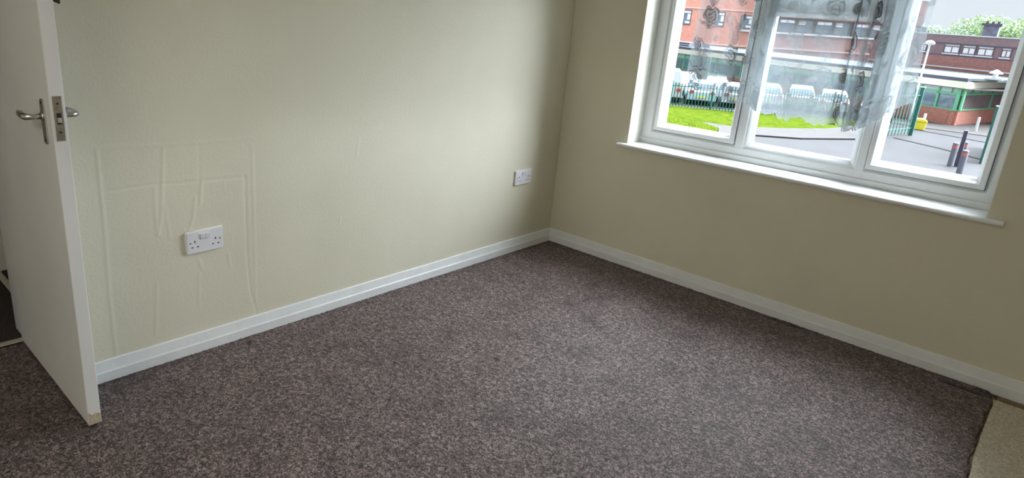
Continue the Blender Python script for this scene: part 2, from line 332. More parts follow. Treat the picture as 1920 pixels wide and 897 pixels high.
def motif(U, V):
    fill = np.zeros_like(U); line = np.zeros_like(U)
    pw, ph = .155, .30
    ci = np.floor(U/pw); cu = (U/pw-ci-.5)*pw; V2 = V+.5*ph*(ci % 2)
    def rose(dx, dy, Rr_, rot):
        th = np.arctan2(dy, dx)+rot; r = np.hypot(dx, dy); Re = Rr_*(1+.13*np.abs(np.cos(2.5*th)))
        f = 1-sst(.96, 1.02, r/Re); sp = np.sin(r/Rr_*13+th*1.0+.9*np.sin(3*th)); ln = sst(.45, .8, sp)*f
        return f*.8, np.maximum(ln, (1-sst(.0, .07, np.abs(r/Re-1)))*1.0)
    def leaf(dx, dy, ang, L_, W_, curl):
        c, s_ = math.cos(ang), math.sin(ang); x = (dx*c+dy*s_)/L_; y = (-dx*s_+dy*c)/L_ - curl*x*x
        w = W_/L_*np.sqrt(np.clip(np.sin(np.clip(x, 0, 1)*math.pi), 0, 1)); inside = (x > 0) & (x < 1)
        f = np.where(inside, 1-sst(.85, 1.05, np.abs(y)/(w+1e-6)), 0)
        ln = np.where(inside, np.maximum(1-sst(.0, .02, np.abs(np.abs(y)-w)), 1-sst(.0, .012, np.abs(y))), 0); return f*.55, ln
    vm = V2 % ph
    parts = [rose(cu, vm-.075, .038, .4), rose(cu+.047, vm-.215, .022, 1.3), leaf(cu, vm-.125, 1.1, .075, .014, .5), leaf(cu, vm-.125, 2.3, .08, .014, -.5),
             leaf(cu-.03, vm-.19, 1.9, .09, .012, .7), leaf(cu+.01, vm-.03, -.5, .06, .010, .6), leaf(cu-.01, vm-.03, 3.6, .06, .010, -.6), rose(cu-.052, vm-.265, .014, .2)]
    for f, l in parts: fill = np.maximum(fill, f); line = np.maximum(line, l)
    # hem border: scallops, row of medallions
    bp = .104; bu = (U/bp-np.floor(U/bp)-.5)*bp; r = np.hypot(bu, V-.055)
    med = np.maximum(1-sst(.0, .0035, np.abs(r-.036)), 1-sst(0, .003, np.abs(r-.027)))*(V < .1)
    fl = (1-sst(.014, .017, r*(1+.25*np.cos(6*np.arctan2(V-.055, bu))))) 
    low = V < .105
    fill = np.where(low, np.maximum(fl*.7, .25*(r < .036)), fill*sst(.10, .125, V)); line = np.where(low, np.maximum(med, 0), line*sst(.10, .125, V))
    line = np.maximum(line, 1-sst(.0, .004, np.abs(V-.106))) ; line = np.maximum(line, (1-sst(.0, .004, np.abs(V-.004)))*.6)
    return fill, line
fi, ln = motif(UU, VV)
hem = np.clip(1-VV/.13, 0, 1)**.6
taupe = np.clip(fi*(.15+.85*den**2)*.36 + ln*(.40+.75*den), 0, 1)
cover = np.clip(veil+.10*hem + fi*(.08+.42*den) + ln*(.26+.50*den), 0, .97)
dk = np.clip(.45*den**3 + taupe, 0, 1)*np.clip(den*1.4, .35, 1)
ca = cur.data.color_attributes.new('lace', 'FLOAT_COLOR', 'POINT')
C4 = np.ones((nu, nv, 4)); C4[:, :, 0] = cover; C4[:, :, 1] = dk; C4[:, :, 2] = 0
ca.data.foreach_set('color', C4.reshape(-1).astype(np.float32))
m = MB(); m.tube([(WX0+.004, .09, 1.932), (WX1-.004, .09, 1.932)], .004, 8); o = m.build('curtain_wire', mat('white_wire', (.8, .8, .8), .4)); tag(o, 'white stretched wire across the window head holding the net curtain', 'curtain wire')

# ================================================================ DOOR
door = empty('door_1', (DX, -2.833, 0)); struct(door)
DI = Matrix.Translation((-DX, 2.833, 0))
def dp(mb, name, mt, parent=None, **k):
    o = mb.build(name, mt, parent or door, **k)
    if parent is None: o.matrix_parent_inverse = DI
    return o
m = MB(); m.box(DX+.004, .273, -2.853, -2.813, .006, 1.985); leaf = dp(m, 'door_leaf', DOORM, bevel=.0025)
# worn bare wood at the bottom of the leading edge
m = MB(); m.add([(.2736, -2.851, .008), (.2736, -2.815, .008), (.2736, -2.814, .040), (.2736, -2.826, .047), (.2736, -2.840, .043), (.2736, -2.8515, .055)], [(0, 1, 2, 3, 4, 5)])
dp(m, 'worn_patch', mat('worn_beige_wood', (.55, .47, .33), .8, var=.2, vscale=90))
m = MB(); m.box(.2725, .2745, -2.8455, -2.8215, .955, 1.083); lp = dp(m, 'latch_plate', BRASSY, bevel=.0008)
m = MB(); m.box(.2745, .2750, -2.8390, -2.8270, 1.003, 1.035); dp(m, 'latch_recess', HOLE)
m = MB(); m.prism([(.274, -2.838), (.2765, -2.838), (.283, -2.830), (.283, -2.828), (.274, -2.828)], 'z', 1.008, 1.022); dp(m, 'latch_bolt', CHROME, bevel=.0008)
for zz in (.980, 1.062):
    m = MB(); m.tube([(.2743, -2.8335, zz), (.2752, -2.8335, zz)], .0033, 10); dp(m, 'screw', DARK)
for sgn, y0 in ((-1, -2.853), (1, -2.813)):
    hx, hz = .208, 1.018
    m = MB()
    pp = []
    for k in range(9): a = math.pi*k/8; pp.append((hx+.018*math.cos(a), 1.055+.014*math.sin(a)))
    for k in range(9): a = math.pi+math.pi*k/8; pp.append((hx+.018*math.cos(a), .950+.014*math.sin(a)))
    m.prism(pp, 'y', y0, y0+sgn*.0045); bp = dp(m, 'handle_backplate', CHROME, bevel=.0012)
    m = MB(); ym = y0+sgn*.0045
    m.tube([(hx, ym, hz), (hx, ym+sgn*.004, hz)], .013, 20)
    path3 = [(hx, ym, hz), (hx, ym+sgn*.026, hz), (hx-.003, ym+sgn*.036, hz), (hx-.012, ym+sgn*.042, hz), (hx-.026, ym+sgn*.043, hz+.001), (hx-.055, ym+sgn*.042, hz+.002), (hx-.082, ym+sgn*.039, hz+.002)]
    m.tube(path3, [.0085, .0085, .0090, .0100, .0105, .0100, .0080], 16); dp(m, 'lever_handle', CHROME, smooth=True)
    for zz in (1.057, .948):
        m = MB(); m.tube([(hx, ym, zz), (hx, ym+sgn*.0012, zz)], .0034, 10); dp(m, 'screw', DARK)
m = MB(); m.tube([(.245, -2.8126, 1.345), (.250, -2.800, 1.338), (.262, -2.797, 1.335), (.268, -2.7985, 1.345)], .004, 8); dp(m, 'coat_hook', DARK)
for zz in (.22, 1.0, 1.75):
    m = MB(); m.tube([(DX+.004, -2.809, zz), (DX+.004, -2.809, zz+.08)], .006, 10); dp(m, 'hinge', BRASSY)
# threshold strips
m = MB(); m.prism([(DX-.028, .0005), (DX-.018, .006), (DX+.0, .006), (DX+.010, .0005)], 'y', -3.62, -2.845); struct(m.build('trim_4', STRIPM))
m = MB(); m.prism([(-2.765, .0005), (-2.757, .006), (-2.743, .006), (-2.735, .0005)], 'x', -1.335, DX-.17); struct(m.build('trim_5', STRIPM))

# ================================================================ CARPET
def edge_x(y): return np.interp(y, [-4.4, -1.2, -.809, -.62, -.379, -.128, -.03], [2.50, 2.365, 2.354, 2.341, 2.336, 2.334, 2.325])
na, nb = 400, 740
yy = np.linspace(-5.05, -.0195, nb); A_ = np.linspace(0, 1, na)
ex = edge_x(yy)+.003*np.sin(yy*31)+.002*np.sin(yy*83)
nd = 70; kL = int(np.argmin(abs(yy-(LEND-.004)))); yy[kL] = LEND-.004
Xc = np.concatenate([np.repeat(np.linspace(DX+.014, .0195, nd)[:, None], nb, 1), .0195 + (ex-.0195)[None, :]*np.linspace(0, 1, na-nd+1)[1:, None]], 0); Yc = np.repeat(yy[None, :], na, 0)
Zc = rng.normal(0, .0007, Xc.shape) - .0015
def blob(cx, cy, s, sy=None): sy = sy or s; return np.exp(-((Xc-cx)/s)**2-((Yc-cy)/sy)**2)
Zc -= .010*np.exp(-((Xc-2.225)/.075)**4-((Yc+.078)/.010)**2)   # gap where the fitted edge has lifted
Zc += .010*np.exp(-((Xc-2.265)/.06)**2-((Yc+.042)/.014)**2)    # the lifted lip
Zc += .004*np.exp(-((Xc-1.5)/.07)**2-((Yc+.03)/.01)**2)-.008*np.exp(-((Xc-1.49)/.07)**2-((Yc+.048)/.006)**2)
Zc -= .009*np.clip((Xc-(ex[None, :]-.008))/.008, 0, 1)          # rolled-down cut edge by the underlay
wear_shade = np.ones_like(Xc)
lown = np.zeros_like(Xc)
for i in range(1400):
    cx, cy, s = rng.uniform(0, 2.4), rng.uniform(-3.5, 0), rng.uniform(.012, .05); dx = np.abs(Xc[:, 0]-cx)
    ii = slice(max(0, int((cx-.15)/2.4*(na-nd))+nd-12), min(na, int((cx+.15)/2.3*(na-nd))+nd+12)); jj = slice(max(0, int((cy+5.05-.16)/5.03*nb)), max(1, min(nb, int((cy+5.05+.16)/5.03*nb))))
    ang = rng.uniform(0, 3.14); u_ = (Xc[ii, jj]-cx)*math.cos(ang)+(Yc[ii, jj]-cy)*math.sin(ang); v_ = -(Xc[ii, jj]-cx)*math.sin(ang)+(Yc[ii, jj]-cy)*math.cos(ang)
    lown[ii, jj] += rng.choice([-1, -1, .8])*rng.uniform(.03, .10)*np.exp(-(u_/(s*1.5))**2-(v_/(s*.7))**2)
wear_shade += np.clip(lown*1.9, -.5, .25)
for cx, cy, s, k in [(.828,-1.446,.011,.85),(.815,-1.440,.007,.8),(1.218,-1.122,.006,.6),(.752,-.755,.012,.45),(.775,-.768,.010,.5),(.30,-1.15,.05,.12),
                     (.9,-1.9,.07,.2),(.6,-1.75,.09,.16),(1.35,-.95,.05,.2),(.62,-.42,.05,.3),(1.0,-1.1,.06,.15),(1.55,-.9,.07,.2),(1.2,-.35,.06,.25),(.75,-.5,.04,.25),(.52,-.9,.06,.15),(1.1,-1.75,.05,.2),(1.45,-1.4,.06,.2)]:
    wear_shade -= k*blob(cx, cy, s, s*1.4)
for i in range(85):                      # trodden smudges
    cx, cy = rng.uniform(.15, 2.2), rng.uniform(-3.0, -.2); s = rng.uniform(.018, .055); wear_shade -= rng.uniform(.10, .30)*blob(cx, cy, s, s*rng.uniform(.5, 1.1))
wear_shade -= .85*np.exp(-((Xc-2.225)/.08)**4-((Yc+.076)/.009)**2) + .6*np.exp(-((Xc-1.49)/.07)**2-((Yc+.046)/.007)**2) + .5*blob(2.31, -.05, .03)  # shade in the gaps and at the torn edge, painted dark
for cx, cy in [(.065,-2.154),(.075,-2.165),(.086,-2.17)]: wear_shade -= .7*blob(cx, cy, .012)
wear_shade -= .35*np.exp(-np.clip(Xc-.02, 0, 9)/.03)*(Yc > LEND) + .45*np.exp((Yc+.02)/.022)     # darker against the skirting
wear_shade *= 1-.22*np.clip((.75-Xc)/.5, 0, 1)*np.clip((-2.2-Yc)/.5, 0, 1)      # trodden dirt by the doorway, with the door's shade painted in
wear_shade = np.clip(wear_shade, .07, 1.3)
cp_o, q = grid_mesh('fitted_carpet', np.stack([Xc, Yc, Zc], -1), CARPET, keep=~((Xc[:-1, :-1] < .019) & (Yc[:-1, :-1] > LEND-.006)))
ca = cp_o.data.color_attributes.new('wear_shade', 'FLOAT_COLOR', 'POINT'); C4 = np.ones((na, nb, 4)); C4[:, :, :3] = wear_shade[:, :, None]
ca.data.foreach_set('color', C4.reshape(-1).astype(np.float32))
sm = cp_o.modifiers.new('thickness', 'SOLIDIFY'); sm.thickness = .010; sm.offset = -1
tag(cp_o, 'dark purplish brown cut pile carpet covering the room floor, worn and stained', 'carpet')
m = MB(); m.box(-1.338, DX-.012, RY+.01, -2.77, -.013, -.001); m.box(-1.338, DX-.17, -2.73, -1.31, -.013, -.001)
LC = mat('landing_carpet_pile', (.075, .06, .055), 1, bump=.8, bscale=220, var=.5, vscale=200, spec=.1)
o = m.build('landing_carpet', LC); tag(o, 'dark brown carpet on the landing beyond the open white door', 'carpet')
# underlay and gripper strip in the uncovered corner
gx = np.linspace(0, 1, 300); gy = np.concatenate([np.linspace(-4.95, -1.6, 200), np.linspace(-1.59, -.078, 500)]); GX, GY = np.meshgrid(gx, gy, indexing='ij')
ex2 = edge_x(gy)+.007; XX = ex2[None, :] + (RX-.03-ex2[None, :])*GX
ZZ = -.0045 + .0020*np.sin(XX*2*math.pi/.020+np.sin(GY*40)*.5)*np.sin(GY*2*math.pi/.013) + rng.normal(0, .0004, XX.shape)
und, _ = grid_mesh('carpet_underlay', np.stack([XX, GY, ZZ], -1), UNDER); sm = und.modifiers.new('thickness', 'SOLIDIFY'); sm.thickness = .010; sm.offset = -1
tag(und, 'bare beige ribbed underlay beside the cut edge of the dark carpet', 'underlay')
m = MB(); m.box(2.345, RX-.03, -.052, -.024, -.0155, -.006)
for k in range(14): m.tube([(2.37+k*.068, -.038+.006*(k % 2), -.006), (2.371+k*.068, -.038+.006*(k % 2), -.002)], [.0012, .0003], 6)
o = m.build('carpet_gripper', GRIP); tag(o, 'thin wooden carpet gripper strip lying between underlay and skirting board', 'carpet gripper')

# round housing added around the unseen fill light above
t = empty('fill_light_housing', (1.8, -4.5, RZ)); tag(t, 'round white housing added for the unseen fill light behind the camera', 'ceiling light')
m = MB(); m.lathe([(.60, -.001), (.60, -.03), (.57, -.055)], (0, 0, 0), 40); m.build('housing', SILLM, t, bevel=.004)
# ================================================================ SOCKETS
def socket(y, z, label):
    t = empty('double_socket', (0, y, z)); tag(t, label, 'power socket', 'double sockets on the left wall')
    def T(v): return Vector((v.z, v.x, v.y))          # local (x along wall, y up, z out)
    m = MB(); m.box(-.072, .072, -.042, .042, -.004, .006, T); m.build('back_box', SOCK, t)
    m = MB(); m.box(-.073, .073, -.043, .043, .006, .0125, T); m.build('face_plate', SOCK, t, bevel=.0022, seg=3)
    for sx_ in (-.0095, .0095):
        m = MB(); m.prism([(.010, .0120), (.010, .0150), (.032, .0190), (.033, .0120)], 'x', sx_-.0090, sx_+.0090, T=T); m.build('rocker_switch', SOCK, t, bevel=.001)
    for cx in (-.042, .042):
        for dx, dy, w_, h_ in ((0, .0035, .0022, .0042), (-.011, -.0180, .0034, .0021), (.011, -.0180, .0034, .0021)):
            m = MB(); m.box(cx+dx-w_, cx+dx+w_, dy-h_, dy+h_, .0120, .0128, T); m.build('pin_slot', HOLE, t)
    for cx in (-.0603, .0603):
        m = MB(); m.tube([T(Vector((cx, 0, .0120))), T(Vector((cx, 0, .0129)))], .0030, 10); m.build('screw', HOLE, t)
    return t
socket(-2.300, .464, 'white double power socket among wallpaper wrinkles, nearer to the white door')
socket(-.335, .457, 'white double power socket on the left wall close to the window wall corner')
# pale bedding line of filler round the near socket
m = MB(); rr = ring(-2.300-.076, -2.300+.078, .464-.046, .464+.047, [(0, .0003), (.001, .0030), (.003, .0040), (.005, .0030), (.005, .0003)], T=lambda v: Vector((v.y, v.x, v.z)))
struct(rr.build('trim_6', REVEAL, smooth=True))

# ================================================================ OUTSIDE
G = -3.6
def offset_poly(name, pts, z, mt, th=.05, sub=0):
    m = MB(); m.prism(pts, 'z', z-th, z); return m.build(name, mt)
TAR = mat('pale_asphalt', (.080, .078, .080), .9, spec=.08, bump=.2, bscale=20, var=.06, vscale=1.2)
PATH = mat('concrete_paving', (.105, .098, .094), .9, spec=.08, bump=.2, bscale=10, var=.10, vscale=2)
KERB = mat('kerb_stone', (.040, .037, .035), .9, spec=.08)
GRASS = mat('bright_grass', (.09, .125, .012), 1.0, spec=.0, bump=.6, bscale=14, col2=(.055, .085, .008), vscale=3.0)
BRICK = mat('red_brick', (.47, .20, .15), .9, bump=.2, bscale=30, var=.15, vscale=9)
BRICK2 = mat('brown_red_brick', (.36, .17, .15), .9, bump=.2, bscale=30, var=.14, vscale=6)
BRICK3 = mat('orange_brick', (.60, .27, .20), .9, bump=.2, bscale=30, var=.12, vscale=5)
TILEH = mat('purple_brown_cladding', (.25, .165, .17), .85, var=.12, vscale=5)
CREAM = mat('cream_fascia', (.86, .83, .66), .6)
GREY = mat('pale_roof_felt', (.16, .185, .20), .8, spec=.15, var=.10, vscale=1.5)
NAVY = mat('dark_blue_edge', (.09, .09, .13), .6)
GREEN = mat('green_window_frame', (.16, .50, .27), .5)
DGREEN = mat('green_fence_paint', (.018, .13, .105), .45)
PANELG = mat('pale_green_panel', (.50, .62, .58), .5)
DKGL = mat('dark_window_glass', (.10, .14, .17), .08, spec=.8, col2=(.18, .24, .28), vscale=2)
BROWNP = mat('brown_ribbed_panel', (.22, .17, .17), .7)
BLIND = mat('white_blind', (.80, .78, .80), .7)
WFR = mat('dark_window_frame', (.14, .10, .12), .5)
WHITE = mat('white_metal', (.66, .69, .70), .6)
POSTG = mat('grey_bollard_paint', (.14, .15, .18), .5)
POSTB = mat('navy_post_paint', (.05, .045, .08), .5)
RED = mat('red_reflective_band', (.65, .12, .10), .5)
YEL = mat('yellow_plastic', (.85, .72, .05), .5)
BLUE = mat('blue_plastic', (.06, .42, .75), .5)
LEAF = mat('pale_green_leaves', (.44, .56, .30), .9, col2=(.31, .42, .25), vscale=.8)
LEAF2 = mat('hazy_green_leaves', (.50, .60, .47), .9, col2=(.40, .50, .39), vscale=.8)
BARK = mat('bark', (.16, .12, .09), .9)
SLATE = mat('blue_grey_stack', (.16, .19, .26), .8, var=.25, vscale=2)
# ground
m = MB(); m.box(-160, 60, .6, 200, G-.4, G); struct(m.build('ground', TAR))
# footway along the lawn and the kerb line
def strip(name, L1, L2, z0, z1, mt):
    m = MB(); n = len(L1); vs = [(x, y, z1) for x, y in L1]+[(x, y, z1) for x, y in L2]+[(x, y, z0) for x, y in L1]+[(x, y, z0) for x, y in L2]
    fs = []
    for i in range(n-1): fs += [(i, i+1, n+i+1, n+i), (2*n+i, 3*n+i, 3*n+i+1, 2*n+i+1), (i, 2*n+i, 2*n+i+1, i+1), (n+i, n+i+1, 3*n+i+1, 3*n+i)]
    fs += [(0, n, 3*n, 2*n), (n-1, 2*n+n-1, 3*n+n-1, 2*n-1)]
    m.add(vs, fs); return m.build(name, mt)
foot_near = [(-13.0, 25.4), (-10.9, 27.5), (-9.55, 29.28), (-7.98, 30.67), (-6.44, 33.39), (-5.7, 35.9)]
foot_far = [(-19.0, 30.0), (-14.0, 33.0), (-11.5, 34.5), (-9.8, 36.0), (-8.2, 38.5), (-6.8, 40.4)]
struct(strip('ground_footway', foot_near, foot_far, G, G+.05, PATH))
kn = [(x+.09, y-.09) for x, y in foot_near]; struct(strip('ground_kerb', kn, foot_near, G, G+.065, KERB))
struct(strip('ground_threshold', [(-5.4, 36.2), (-3.2, 34.9), (-1.1, 33.1)], [(-5.35, 36.45), (-3.15, 35.15), (-1.05, 33.35)], G, G+.02, KERB))
struct(strip('ground_threshold_far', [(-5.6, 41.2), (-3.0, 40.3), (-.6, 39.3)], [(-5.6, 41.32), (-3.0, 40.42), (-.6, 39.42)], G, G+.02, KERB))
struct(strip('ground_forecourt', [(-8.6, 43.0), (-5.0, 42.6), (-3.3, 42.8), (2.0, 43.0)], [(-9.5, 47.0), (-4.6, 45.8), (-3.4, 50.4), (2.0, 50.4)], G, G+.03, PATH))
def lawn(name, near, far, label):
    n = 90; k = 26; a = np.array(near); b = np.array(far)
    ta = np.linspace(0, len(a)-1, n); A1 = np.stack([np.interp(ta, range(len(a)), a[:, c]) for c in (0, 1)], -1)
    tb = np.linspace(0, len(b)-1, n); B1 = np.stack([np.interp(tb, range(len(b)), b[:, c]) for c in (0, 1)], -1)
    s = np.linspace(0, 1, k)[None, :, None]; XY = A1[:, None, :]*(1-s)+B1[:, None, :]*s
    XY[:, 0] += rng.normal(0, .035, (n, 2)); 
    Zg = G+.06+.07*np.sin(np.linspace(0, 1, k)*math.pi)[None, :]**.5+rng.normal(0, .018, (n, k)); Zg[:, 0] = G+.03; Zg[:, -1] = G+.03
    o, _ = grid_mesh(name, np.concatenate([XY, Zg[:, :, None]], -1), GRASS, smooth=False)
    tag(o, label, 'grass', kind='stuff'); return o
lawn('grass', [(-15.6, 28.6), (-13.45, 30.3), (-11.16, 30.75), (-10.58, 31.87), (-9.54, 33.0), (-8.29, 35.57), (-7.75, 38.6)],
     [(-18.6, 34.0), (-17.1, 34.9), (-14.5, 36.3), (-13.0, 37.5), (-11.8, 38.6), (-10.0, 40.6), (-8.6, 41.3)], 'long bright green lawn strip along the foot of the green fence')
lawn('grass', [(-13.22, 26.37), (-12.49, 26.93), (-11.69, 27.65), (-10.9, 28.34)], [(-14.93, 30.31), (-14.29, 30.73), (-13.32, 30.71), (-11.36, 29.26)], 'small green lawn patch below the path, left window pane')
# ---- palisade / bar fencing
def bar_fence(name, P, h, label, group=None, pitch=.15, closed=False, bar=.016, heavy=False, mtl=None, rails=(.16, .86)):
    mtl = mtl or DGREEN
    r = empty(name, (P[0][0], P[0][1], G)); tag(r, label, 'gate' if 'gate' in name else 'fence', group)
    o0 = Vector((P[0][0], P[0][1], 0))
    bars = MB(); rls = [MB() for _ in rails]
    for (x0, y0), (x1, y1) in zip(P[:-1], P[1:]):
        a = Vector((x0, y0, 0))-o0; b = Vector((x1, y1, 0))-o0; L = (b-a).length; d = (b-a).normalized(); nrm = Vector((-d.y, d.x, 0)); k = max(1, int(L/pitch))
        for i in range(1, k):
            p = a+d*(L*i/k)
            q = [p-d*bar-nrm*bar*.5, p+d*bar-nrm*bar*.5, p+d*bar+nrm*bar*.5, p-d*bar+nrm*bar*.5]
            vs = [v+Vector((0, 0, .06)) for v in q]+[v+Vector((0, 0, h-.05)) for v in q]+[p+Vector((0, 0, h+.02))]
            bars.add(vs, [(0, 3, 2, 1), (0, 1, 5, 4), (1, 2, 6, 5), (2, 3, 7, 6), (3, 0, 4, 7), (4, 5, 8), (5, 6, 8), (6, 7, 8), (7, 4, 8)])
        for kf, f in enumerate(rails):
            rl = rls[kf]; z = h*f; q = [a-nrm*.03, b-nrm*.03, b+nrm*.03, a+nrm*.03]
            rl.add([v+Vector((0, 0, z-.025)) for v in q]+[v+Vector((0, 0, z+.025)) for v in q], [(0, 3, 2, 1), (4, 5, 6, 7), (0, 1, 5, 4), (1, 2, 6, 5), (2, 3, 7, 6), (3, 0, 4, 7)])
    bars.build('bars', mtl, r); [rl.build('rail', mtl, r) for rl in rls]
    for i, (x, y) in enumerate(P):
        m = MB(); w_ = .05 if not heavy else .09; p = Vector((x, y, 0))-o0
        m.box(p.x-w_, p.x+w_, p.y-w_, p.y+w_, 0, h+.05); m.build('post', mtl, r, bevel=.01)
        m = MB(); m.box(p.x-w_*1.2, p.x+w_*1.2, p.y-w_*1.2, p.y+w_*1.2, h+.05, h+.09); m.build('post_cap', WHITE if heavy else mtl, r, bevel=.01)
    return r
bar_fence('bar_fence', [(-21.0, 32.0), (-18.9, 33.3), (-16.6, 34.3), (-14.6, 35.4), (-12.9, 36.5), (-11.3, 37.8), (-9.5, 40.0), (-7.2, 41.2)], 1.52, 'dark green metal bar fence between the lawn and the parked cars', pitch=.165, bar=.024)
bar_fence('bar_fence', [(-32.0, 47.6), (-27.5, 46.8), (-24.0, 46.4), (-20.5, 47.3)], 2.3, 'tall teal green palisade fence behind the cars, before the low building', pitch=.20, bar=.04)
bar_fence('gate_leaf', [(-5.85, 35.2), (-5.11, 38.37)], 2.4, 'open green metal gate leaf just left of the yellow bin', 'entrance gate leaves', pitch=.30, bar=.03, heavy=True)
bar_fence('gate_leaf', [(-1.25, 32.37), (-1.62, 37.6)], 2.33, 'open green metal gate leaf at the right edge of the window, seen edge on', 'entrance gate leaves', pitch=.17, bar=.04, heavy=True)
# ---- bollards and posts
def bollard(x, y, h, r, label, band=True, mt=POSTG, name='bollard', group='grey entrance bollards'):
    t = empty(name, (x, y, G)); tag(t, label, 'bollard', group)
    m = MB(); m.lathe([(r, 0), (r, h-.03), (r*.9, h-.01), (r*.5, h)], (0, 0, 0), 18); m.build('shaft', mt, t)
    if band:
        for z in (.78, .84): 
            m = MB(); m.lathe([(r+.004, z*h), (r+.004, z*h+.035)], (0, 0, 0), 18); m.build('reflective_band', RED, t)
    return t
bollard(-2.01, 30.13, .97, .10, 'grey bollard with red bands, left of the tall dark post')
bollard(-1.44, 28.51, .94, .11, 'nearest grey bollard with red bands, in front of the tall dark post')
bollard(-1.81, 30.92, .97, .10, 'grey bollard with red bands, half hidden behind the tall dark post')
t = empty('gate_post', (-1.83, 30.35, G)); tag(t, 'tall dark navy post standing amid the grey bollards', 'post')
m = MB(); m.box(-.07, .07, -.07, .07, 0, 1.47); m.build('shaft', POSTB, t, bevel=.01); m = MB(); m.box(-.13, .13, -.13, .13, 0, .03); m.build('foot_plate', POSTB, t)
bollard(-5.42, 42.61, .80, .07, 'slim white bollard by the brick wall, just right of the yellow bin', False, WHITE, group='white forecourt bollards')
bollard(-3.22, 44.6, .80, .07, 'slim white bollard in front of the brown ribbed panels', False, WHITE, group='white forecourt bollards')
t = empty('grit_bin', (-5.45, 41.6, G), .3); tag(t, 'small yellow grit bin beside the open green gate', 'bin')
m = MB(); m.prism([(-.30, 0), (.30, 0), (.36, .42), (-.36, .42)], 'y', -.25, .25); m.build('tub', YEL, t, bevel=.04)
m = MB(); m.prism([(-.38, .425), (.38, .425), (.34, .53), (.15, .60), (-.15, .60), (-.34, .53)], 'y', -.28, .28); m.build('lid', YEL, t, bevel=.03)
t = empty('recycling_bin', (-13.35, 36.55, G+.11), .6); tag(t, 'small blue bin behind the bar fence next to the window mullion', 'bin')
m = MB(); m.prism([(-.17, 0), (.17, 0), (.22, .62), (-.22, .62)], 'y', -.2, .2); m.build('body', BLUE, t, bevel=.02)
m = MB(); m.box(-.24, .24, -.23, .23, .625, .68); m.build('lid', BLUE, t, bevel=.02)
# ---- lamp post
t = empty('lamp_post', (-7.0, 48.68-.0, G)); t.location = (-6.55, 44.9, G); tag(t, 'tall white lamp post with a domed head in front of the low building', 'lamp post')
m = MB(); m.tube([(0, 0, 0), (0, 0, 1.1), (0, 0, 1.15), (0, 0, 4.45)], [.09, .09, .06, .05], 14); m.build('pole', WHITE, t, smooth=True)
m = MB(); m.lathe([(.06, 4.40), (.09, 4.47), (.24, 4.50), (.25, 4.53)], (0, 0, 0), 24); m.build('lamp_base', WHITE, t)
m = MB(); m.lathe([(.26, 4.53), (.25, 4.60), (.19, 4.67), (.10, 4.715), (.02, 4.73)], (0, 0, 0), 24); m.build('dome', mat('opal_dome', (.72, .73, .72), .5), t, smooth=True)
# ---- low building
KX, KY = -4.5, 45.9; EA = Vector((.9423, -.3347, 0)); NA = Vector((.3347, .9423, 0)); EB = Vector((.2334, .9724, 0))
NB = Vector((-.9724, .2334, 0))                       # inward for face B
def place(root, E, Nn, x0=KX, y0=KY):
    o = root.location
    return lambda v: Vector((x0, y0, 0)) + E*v.x + Nn*v.y + Vector((0, 0, v.z)) - o
low = empty('pavilion', (KX, KY, G)); tag(low, 'low flat-roofed building with green windows, cream fascia and brick base', 'building')
TA, TB = place(low, EA, NA), place(low, EB, NB)
m = MB(); m.box(-27.5, 0, .12, .35, G, -2.72, TA); m.box(.05, 7.2, .12, .35, G, -2.74, TB); m.build('brick_base', BRICK, low)
m = MB(); m.box(-27.5, .05, .10, .40, -2.72, -2.66, TA); m.box(.0, 7.2, .06, .40, -2.74, -2.66, TB); m.build('window_sill', GREEN, low)
bays = [-27.5, -25.0, -22.4, -21.4, -18.8, -16.2, -13.6, -11.0, -8.4, -5.8, -3.4, -1.37, .04]
m = MB()
for s in bays: m.box(s-.05, s+.05, .10, .26, -2.66, -1.44, TA)
m.box(-27.5, 0, .10, .26, -1.84, -1.74, TA)
for i, s in enumerate(bays[:-1]): m.box((s+bays[i+1])/2-.025, (s+bays[i+1])/2+.025, .12, .26, -1.74, -1.44, TA)
for s in (.04, 1.7, 2.9, 4.45, 6.5): m.box(s-.05, s+.05, .08, .26, -2.66 if s in (.04, 4.45) else -1.74, -1.44, TB)
m.box(0, 7.2, .08, .26, -1.84, -1.74, TB); m.build('window_frame', GREEN, low)
m = MB(); m.box(-27.5, 0, .20, .24, -2.66, -1.84, TA)
o = m.build('window_glass', DKGL, low)
m = MB(); m.box(-27.5, 0, .20, .24, -1.74, -1.44, TA); m.box(0, 7.2, .20, .24, -1.74, -1.44, TB); m.build('transom_light', PANELG, low)
m = MB(); k = 0; s = .1
while s < 4.4: m.box(s, s+.19, .14, .24, -2.66, -1.84, TB); s += .235
m.box(.1, 7.2, .18, .24, -2.66, -1.84, TB); m.build('ribbed_panel', BROWNP, low)
m = MB(); s = -29.8
while s < -22.5: m.box(s, s+.28, .16, .22, -2.66, -1.84, TA); s += .40
m.build('ribbed_panel', BROWNP, low)
m = MB(); m.box(-27.5, .25, -.25, .30, -1.40, -1.03, TA); m.box(-.05, 7.2, -.22, .30, -1.40, -1.03, TB); m.build('fascia', CREAM, low)
m = MB(); m.box(-27.5, .20, -.20, .30, -1.03, -.84, TA); m.box(-.05, 7.2, -.18, .30, -1.03, -.84, TB); m.build('fascia_edge', NAVY, low)
m = MB(); m.prism([(-27.5, -.15), (.15, -.15), (1.9, 7.2), (-27.5, 7.2)], 'z', -.96, -.82, TA); m.build('flat_roof', GREY, low)
m = MB(); m.prism([(-27.5, -.15), (.15, -.15), (1.9, 7.2), (-27.5, 7.2)], 'z', -1.46, -1.40, TA); m.box(-27.5, -.1, .3, .45, G, -.96, TA); m.build('soffit', BROWNP, low)
m = MB(); m.box(-27.5, -22.6, .6, 3.0, -.86, -.50, TA); m.build('roof_upstand', NAVY, low)
